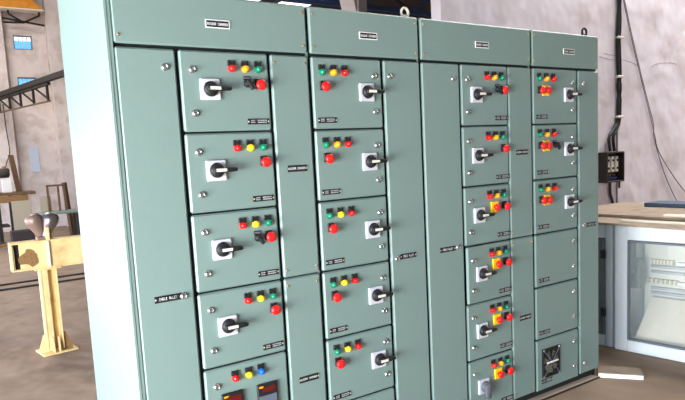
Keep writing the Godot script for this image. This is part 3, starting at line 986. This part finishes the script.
func right_corner() -> void:
	var turn := deg_to_rad(-81.4)
	enclosure(Vector3(3.27, 0, -0.22), turn, 0.6, "grey steel enclosure with glazed door, rails and terminal strips inside", true)
	var e := Basis(Vector3.UP, turn) * Vector3(-0.42, 0, -0.02)
	enclosure(Vector3(3.27, 0, -0.22) + e, turn, 0.4, "grey enclosure half hidden behind the far switchgear cabinet, black latches on its door", false)
	# boards lying on the enclosures
	flat_sheet("brown_board", [Vector2(3.22, -0.62), Vector2(3.24, 0.42), Vector2(4.05, 0.36), Vector2(4.0, -0.72)], 0.869, 0.014, mats.brown_board, "wide brown board lying flat over both grey enclosures", "board")
	flat_sheet("brown_board", [Vector2(3.5, -0.9), Vector2(3.55, 0.5), Vector2(4.45, 0.42), Vector2(4.4, -0.85)], 0.884, 0.02, mats.brown_board, "upper brown board set back towards the plaster wall", "board")
	flat_sheet("pale_batten", [Vector2(3.33, -0.22), Vector2(3.4, 0.42), Vector2(3.43, 0.42), Vector2(3.36, -0.22)], 0.884, 0.012, mats.pale_edge, "long pale batten along the front of the brown board", "batten")
	flat_sheet("short_batten", [Vector2(3.57, -0.06), Vector2(3.6, 0.42), Vector2(3.66, 0.42), Vector2(3.63, -0.06)], 0.905, 0.012, mats.pale_edge, "short pale batten lying behind the longer one", "batten")
	flat_sheet("blue_board", [Vector2(4.1, -0.5), Vector2(4.15, 0.4), Vector2(4.4, 0.4), Vector2(4.32, -0.5)], 0.905, 0.03, mats.blue_board, "dark blue-grey board at the back of the brown boards", "board")
	# steel strip let in along the floor, and a short length lying past its end
	var o := part("floor_angle", box(Vector3(2.9, 0.006, 0.07), 0.001), mats.pale_dust, self, Vector3(1.27, 0.003, -0.016))
	tag(o, "long dusty floor strip along the foot of the switchgear", "strip")
	var s := part("floor_joint", box(Vector3(2.9, 0.008, 0.008)), mats.dark_steel, self, Vector3(1.27, 0.004, 0.024))
	tag(s, "dark steel edging along the outer side of the dusty strip", "edging")
	var t := thing("short_channel", "short steel channel with bright front edge lying past the end of the switchgear", "channel", Vector3(2.85, 0, 0.075), deg_to_rad(-52))
	part("top_face", box(Vector3(0.25, 0.005, 0.13), 0.001), mats.brown_board, t, Vector3(0.0, 0.028, 0))
	part("front_flange", box(Vector3(0.25, 0.026, 0.005), 0.001), mats.white_plastic, t, Vector3(0, 0.013, 0.062))
	part("rear_flange", box(Vector3(0.25, 0.026, 0.005), 0.001), mats.dark_steel, t, Vector3(0, 0.013, -0.062))

# ------------------------------------------------------------------ far end of the hall
func yellow_stand() -> void:
	var t := thing("beam_stand", "yellow painted steel beam on a post with gusseted foot", "stand", Vector3(0.13, 0, -3.05))
	# beam: channel section lying along x, top and bottom flanges and a web set back
	var L0 := -0.245
	var L1 := 0.75
	var st := begin()
	add_box(st, Vector3((L0 + L1) / 2 + 0.03, 0.787, 0.045), Vector3(L1 - L0 - 0.06, 0.2, 0.012), 0.002)
	part("beam_web", done(st), mats.yellow_paint, t)
	part("top_flange", box(Vector3(L1 - L0, 0.014, 0.12), 0.003), mats.yellow_paint, t, Vector3((L0 + L1) / 2, 0.89, 0))
	part("bottom_flange", box(Vector3(L1 - L0, 0.014, 0.12), 0.003), mats.yellow_paint, t, Vector3((L0 + L1) / 2, 0.684, 0))
	part("beam_web", box(Vector3(L1 - L0 - 0.03, 0.19, 0.01)), mats.box_dark, t, Vector3((L0 + L1) / 2 + 0.015, 0.787, 0.0))
	part("end_plate", box(Vector3(0.016, 0.2, 0.12), 0.003), mats.yellow_paint, t, Vector3(L0 + 0.008, 0.787, 0))
	part("web_stiffener", box(Vector3(0.02, 0.2, 0.03), 0.002), mats.pale_edge, t, Vector3(0.015, 0.79, 0.06))
	# worn patch where the paint has come off
	var pts := []
	for k in 18:
		var a := TAU * k / 18.0
		var r := 0.062 + rng.randf_range(-0.016, 0.018)
		pts.append(Vector2(-0.12 + cos(a) * r * 1.15, 0.775 + sin(a) * r))
	part("bare_patch", prism(pts, 0.0512, 0.0522), mats.rust, t)
	# post of I section
	part("post_flange", box(Vector3(0.014, 0.655, 0.11), 0.002), mats.yellow_paint, t, Vector3(-0.055, 0.345, 0))
	part("post_flange", box(Vector3(0.014, 0.655, 0.11), 0.002), mats.yellow_paint, t, Vector3(0.055, 0.345, 0))
	part("post_web", box(Vector3(0.1, 0.655, 0.01), 0.001), mats.yellow_paint, t, Vector3(0, 0.345, 0))
	part("post_cover", box(Vector3(0.04, 0.655, 0.012), 0.002), mats.yellow_paint, t, Vector3(-0.025, 0.345, 0.05))
	part("cap_plate", box(Vector3(0.19, 0.012, 0.14), 0.002), mats.yellow_paint, t, Vector3(0, 0.672, 0))
	part("base_plate", box(Vector3(0.26, 0.014, 0.22), 0.003), mats.yellow_paint, t, Vector3(0.01, 0.007, 0.0), Basis(Vector3.UP, 0.15))
	for s in [-1.0, 1.0]:
		part("gusset", prism([Vector2(0, 0.014), Vector2(0.065, 0.014), Vector2(0.02, 0.15), Vector2(0, 0.15)] if s > 0 else [Vector2(0, 0.014), Vector2(0, 0.15), Vector2(-0.02, 0.15), Vector2(-0.065, 0.014)], -0.006, 0.006), mats.yellow_paint if s < 0 else mats.rust, t, Vector3(s * 0.062, 0, 0.03))
		part("gusset", prism([Vector2(0, 0.014), Vector2(0.05, 0.014), Vector2(0.02, 0.13), Vector2(0, 0.13)], -0.006, 0.006), mats.yellow_paint, t, Vector3(s * 0.02, 0, 0.055), Basis(Vector3.UP, -PI / 2))
	# worn two-lobed casting on top of the beam
	var c := thing("pipe_fitting", "worn two-lobed metal fitting sitting on the yellow beam", "fitting", Vector3(0.13, 0.897, -3.03))
	for s in [-1.0, 1.0]:
		var b := Basis(Vector3.BACK, -s * 0.3) * Basis(Vector3.RIGHT, -PI / 2)
		var lm := lathe([Vector2(0.0, 0.0), Vector2(0.03, 0.0), Vector2(0.034, 0.02), Vector2(0.036, 0.06), Vector2(0.05, 0.1), Vector2(0.062, 0.14), Vector2(0.06, 0.175), Vector2(0.045, 0.196), Vector2(0.0, 0.204)], 18)
		part("lobe", lm, mats.casting if s > 0 else mats.casting_worn, c, Vector3(s * 0.012, 0.01, s * 0.012), b)
		var ring := lathe([Vector2(0.045, 0.0), Vector2(0.06, 0.006), Vector2(0.06, 0.018), Vector2(0.045, 0.024)], 18)
		part("rim", ring, mats.casting, c, Vector3(s * 0.012, 0.01, s * 0.012) + b * Vector3(0, 0, 0.125), b)
	part("foot_block", box(Vector3(0.11, 0.03, 0.09), 0.006), mats.casting_worn, c, Vector3(0, 0.015, 0))
	part("tongue", box(Vector3(0.03, 0.1, 0.02), 0.005), mats.yellow_paint, c, Vector3(0.02, 0.05, 0.055))

func far_things() -> void:
	# floor rails
	for i in 2:
		var o := part("floor_rail", box(Vector3(9.0, 0.02, 0.045), 0.004), mats.dark_steel, self, Vector3(-0.4, 0.01, [-6.6, -6.22][i]))
		tag(o, ["dark rail across the floor, the one farther from the yellow stand", "dark rail across the floor, the one nearer to the yellow stand"][i], "rail", "floor rails")
	# lattice bracket beam
	var a := Vector3(0.903, 0, -13.702)
	var u := Vector3(0.197, 0, 0.98).normalized()
	var t := thing("lattice_beam", "dark steel lattice beam running forward from the hall's end wall", "beam", a, atan2(u.x, u.z) - PI / 2)
	# local x runs along the beam
	part("top_chord", bar(Vector3(-0.8, 3.16, 0), Vector3(5.2, 3.16, 0), 0.1, 0.1), mats.dark_steel, t)
	part("bottom_chord", bar(Vector3(-0.8, 2.79, 0), Vector3(2.9, 2.745, 0), 0.05, 0.025), mats.wood, t)
	for s in [-0.15, 0.58, 1.29, 2.06, 2.83]:
		part("hanger", bar(Vector3(s, 3.15, 0), Vector3(s, 2.76, 0), 0.042, 0.042), mats.dark_steel, t)
		part("brace", bar(Vector3(s - 0.72, 3.09, 0), Vector3(s, 2.79, 0), 0.028, 0.028), mats.dark_steel, t)
		part("arm", bar(Vector3(s - 0.75, 3.07, 0), Vector3(s + 0.12, 3.07, 0), 0.06, 0.05), mats.dark_steel, t)
	# crane girder end under the roof
	var g := thing("crane_girder", "orange crane girder high up beside the end wall pilaster", "girder", Vector3(1.2, 5.13, -14.16))
	part("girder_box", prism([Vector2(-0.1, 0.05), Vector2(0.82, 0.05), Vector2(0.47, 0.4), Vector2(0.3, 1.2), Vector2(-0.1, 1.2)], -0.12, 0.12), mats.orange_paint, g)
	part("bottom_flange", box(Vector3(0.96, 0.03, 0.28), 0.004), mats.pale_edge, g, Vector3(0.36, 0.035, 0))
	var r := thing("tie_rods", "dark crossing tie rods below the orange crane girder", "rods", Vector3(1.6, 4.95, -14.2))
	for p in [[Vector3(-0.45, 0.02, 0), Vector3(0.45, -0.1, 0)], [Vector3(-0.3, 0.12, 0), Vector3(0.0, -0.06, 0)], [Vector3(0.35, 0.12, 0), Vector3(0.0, -0.06, 0)], [Vector3(-0.45, -0.1, 0.1), Vector3(0.02, -0.06, 0)], [Vector3(-0.3, 0.12, 0), Vector3(-0.3, 0.2, 0)], [Vector3(0.35, 0.12, 0), Vector3(0.35, 0.2, 0)]]:
		part("rod", bar(p[0], p[1], 0.04, 0.04), mats.dark_steel, r)
	# paper notice on the wall
	var n := part("wall_notice", box(Vector3(0.22, 0.62, 0.012), 0.002), mats.poster_paper, self, Vector3(1.55, 1.7, -14.49))
	tag(n, "faded blue-grey notice on the hall's end wall", "notice")
	# bench and what stands on it
	var z := -11.5
	var b := thing("work_bench", "cluttered brown work bench against the hall's end wall", "bench", Vector3(0.45, 0, z))
	part("bench_top", box(Vector3(1.3, 0.06, 0.6), 0.006), mats.wood, b, Vector3(0, 1.0, 0))
	part("apron", box(Vector3(0.5, 0.13, 0.04), 0.004), mats.rust, b, Vector3(0.26, 0.9, 0.27))
	for x in [-0.5, -0.02, 0.2]:
		part("leg", box(Vector3(0.07, 0.97, 0.07), 0.004), mats.dark_steel, b, Vector3(x, 0.485, 0.24))
	for x in [-0.5, 0.5]:
		part("leg", box(Vector3(0.07, 0.97, 0.07), 0.004), mats.dark_steel, b, Vector3(x, 0.485, -0.24))
	part("low_shelf", box(Vector3(0.7, 0.04, 0.5), 0.004), mats.box_dark, b, Vector3(-0.2, 0.38, 0))
	var wb := thing("white_box", "white carton standing on the work bench", "box", Vector3(0.625, 1.03, z + 0.1))
	part("carton", box(Vector3(0.16, 0.26, 0.16), 0.004), mats.white_plastic, wb, Vector3(0, 0.13, 0))
	part("flap", box(Vector3(0.07, 0.012, 0.15), 0.002), mats.white_plastic, wb, Vector3(0.035, 0.268, 0), Basis(Vector3.BACK, 0.3))
	var mo := thing("old_motor", "small dark motor on top of the white carton", "motor", Vector3(0.6, 1.316, z + 0.1))
	part("motor_body", lathe([Vector2(0, -0.1), Vector2(0.07, -0.1), Vector2(0.085, -0.08), Vector2(0.085, 0.08), Vector2(0.07, 0.1), Vector2(0, 0.1)], 16), mats.box_dark, mo, Vector3(0, 0.1, 0), Basis(Vector3.UP, PI / 2))
	part("motor_foot", box(Vector3(0.16, 0.02, 0.14), 0.003), mats.dark_steel, mo, Vector3(0, 0.01, 0))
	part("terminal_cover", box(Vector3(0.07, 0.05, 0.06), 0.005), mats.rust, mo, Vector3(0.02, 0.2, 0))
	var st := begin()
	add_bar(st, Vector3(0.85, 1.035, z - 0.1), Vector3(0.79, 1.76, z - 0.3), 0.1, 0.04, 0.004)
	var pk := part("leaning_plank", done(st), mats.wood, self)
	tag(pk, "brown plank standing on the bench and leaning back", "plank")
	var st2 := begin()
	add_bar(st2, Vector3(0.82, 0.3, z + 0.37), Vector3(0.82, 0.86, z + 0.335), 0.34, 0.02, 0.002)
	var pb := part("beige_panel", done(st2), mats.beige_panel, self)
	tag(pb, "beige flat panel standing on a crate in front of the work bench", "panel")
	var cr := part("dark_crate", box(Vector3(0.5, 0.3, 0.3), 0.01), mats.box_dark, self, Vector3(0.82, 0.15, z + 0.49))
	tag(cr, "dark crate on the floor under the beige panel", "crate")
	# scrap on the floor in front
	for k in 2:
		var q := Vector3(0.2 + k * 0.12, 0.06 + 0.02 * (k % 2), z + 0.85 + 0.15 * k)
		var st3 := begin()
		add_bar(st3, q + Vector3(-0.25, -0.05, 0), q + Vector3(0.25, 0.04, 0.1 * (k - 2)), 0.06, 0.05, 0.004)
		var sc := part("scrap_bar", done(st3), mats.rust if k % 2 else mats.box_dark, self)
		tag(sc, ["black scrap bar lying on the floor before the work bench", "rusty scrap bar lying on the floor before the work bench"][k], "scrap")
	# round green sheet on a drum, frame and upright plank
	var ft := thing("frame_stool", "low stand with pale greenish top carrying a brown frame", "stand", Vector3(1.47, 0, z + 0.72))
	part("stand_top", box(Vector3(0.68, 0.05, 0.5), 0.01), mats.green_sheet, ft, Vector3(-0.05, 0.6, 0))
	for x in [-0.3, 0.3]:
		for zz in [-0.2, 0.2]:
			part("leg", box(Vector3(0.06, 0.575, 0.06), 0.004), mats.box_dark, ft, Vector3(x - 0.05, 0.287, zz))
	var fr := thing("wooden_trestle", "small open brown wooden trestle standing on the greenish stand", "trestle", Vector3(1.4, 0.625, z + 0.75))
	for x in [-0.15, 0.04, 0.15]:
		part("upright", box(Vector3(0.035, 0.48, 0.05), 0.003), mats.wood, fr, Vector3(x, 0.24, 0))
	part("cross_rail", box(Vector3(0.34, 0.035, 0.05), 0.003), mats.wood, fr, Vector3(0, 0.497, 0))
	part("backing", box(Vector3(0.2, 0.3, 0.02), 0.003), mats.beige_panel, fr, Vector3(-0.2, 0.15, -0.06))
	var st4 := begin()
	add_bar(st4, Vector3(1.68, 0.0, z + 0.42), Vector3(1.62, 1.16, z + 0.37), 0.1, 0.06, 0.004)
	var up := part("upright_plank", done(st4), mats.wood, self)
	tag(up, "light brown plank standing upright beside the greenish stand", "plank")
	# thin cable hanging on the end wall
	var cb := part("hanging_cable", tube(curve([Vector3(0.98, 3.0, -14.2), Vector3(0.99, 2.4, -14.2), Vector3(1.01, 1.9, -14.2), Vector3(0.92, 1.65, -14.2), Vector3(0.88, 1.5, -14.2)], 6), 0.012, 6), mats.dark_steel, self)
	tag(cb, "thin dark cable hanging down the end wall above the motor", "cable")

# ------------------------------------------------------------------ scene
func area(called: String, at: Vector3, towards: Vector3, size: Vector2, energy: float, c: Color) -> void:
	var l := AreaLight3D.new()
	l.name = called
	add_child(l)
	l.area_size = size
	l.light_energy = energy
	l.light_color = c
	l.shadow_enabled = true
	l.look_at_from_position(at, at + towards, Vector3.UP if absf(towards.y) < 0.9 else Vector3.FORWARD)

func _ready() -> void:
	rng.seed = 20240611
	var cam := Camera3D.new()
	cam.name = "camera"
	add_child(cam)
	cam.transform = Transform3D(Basis(Vector3(0.83039, -0.05107, 0.55483), Vector3(0.10704, 0.99186, -0.06890), Vector3(-0.54680, 0.11660, 0.82910)).orthonormalized(), EYE)
	var near := 0.05
	cam.set_frustum(near * 400.0 / 609.955, Vector2(0.0, near * 25.97 / 609.955), near, 200.0)
	cam.current = true
	var we := WorldEnvironment.new()
	we.name = "environment"
	var env := Environment.new()
	var sky := Sky.new()
	var sm := ProceduralSkyMaterial.new()
	sm.sky_top_color = Color(0.22, 0.55, 1.0)
	sm.sky_horizon_color = Color(0.45, 0.78, 1.0)
	sm.ground_horizon_color = Color(0.55, 0.52, 0.48)
	sm.ground_bottom_color = Color(0.4, 0.36, 0.32)
	sm.energy_multiplier = 2.6
	sky.sky_material = sm
	env.background_mode = Environment.BG_SKY
	env.sky = sky
	env.tonemap_mode = Environment.TONE_MAPPER_LINEAR
	env.tonemap_exposure = 1.0
	env.sdfgi_enabled = true
	env.ssao_enabled = true
	env.ssil_enabled = true
	we.environment = env
	add_child(we)
	# daylight through the great doorway on the long side, plus added fill lamps there and behind the camera
	area("doorway_daylight", Vector3(-3.0, 0.85, -6.2), Vector3(1, 0, 0), Vector2(13.0, 1.6), 46.0, Color(1.0, 0.98, 0.97))
	area("near_doorway_fill", Vector3(-3.0, 0.8, 1.65), Vector3(1, 0, 0), Vector2(2.7, 1.5), 64.0, Color(0.97, 0.99, 1.0))  # extra lamp added to brighten the left of the cabinet fronts
	area("added_rear_fill", Vector3(6.0, 1.3, 8.6), Vector3(0, 0, -1), Vector2(10.0, 2.4), 6.5, Color(0.98, 1.0, 1.0))  # added fill lamp; the wall behind it has no window

	make_materials()
	make_plates()
	hall()
	build_switchgear()
	background_right()
	wall_fittings()
	right_corner()
	yellow_stand()
	far_things()
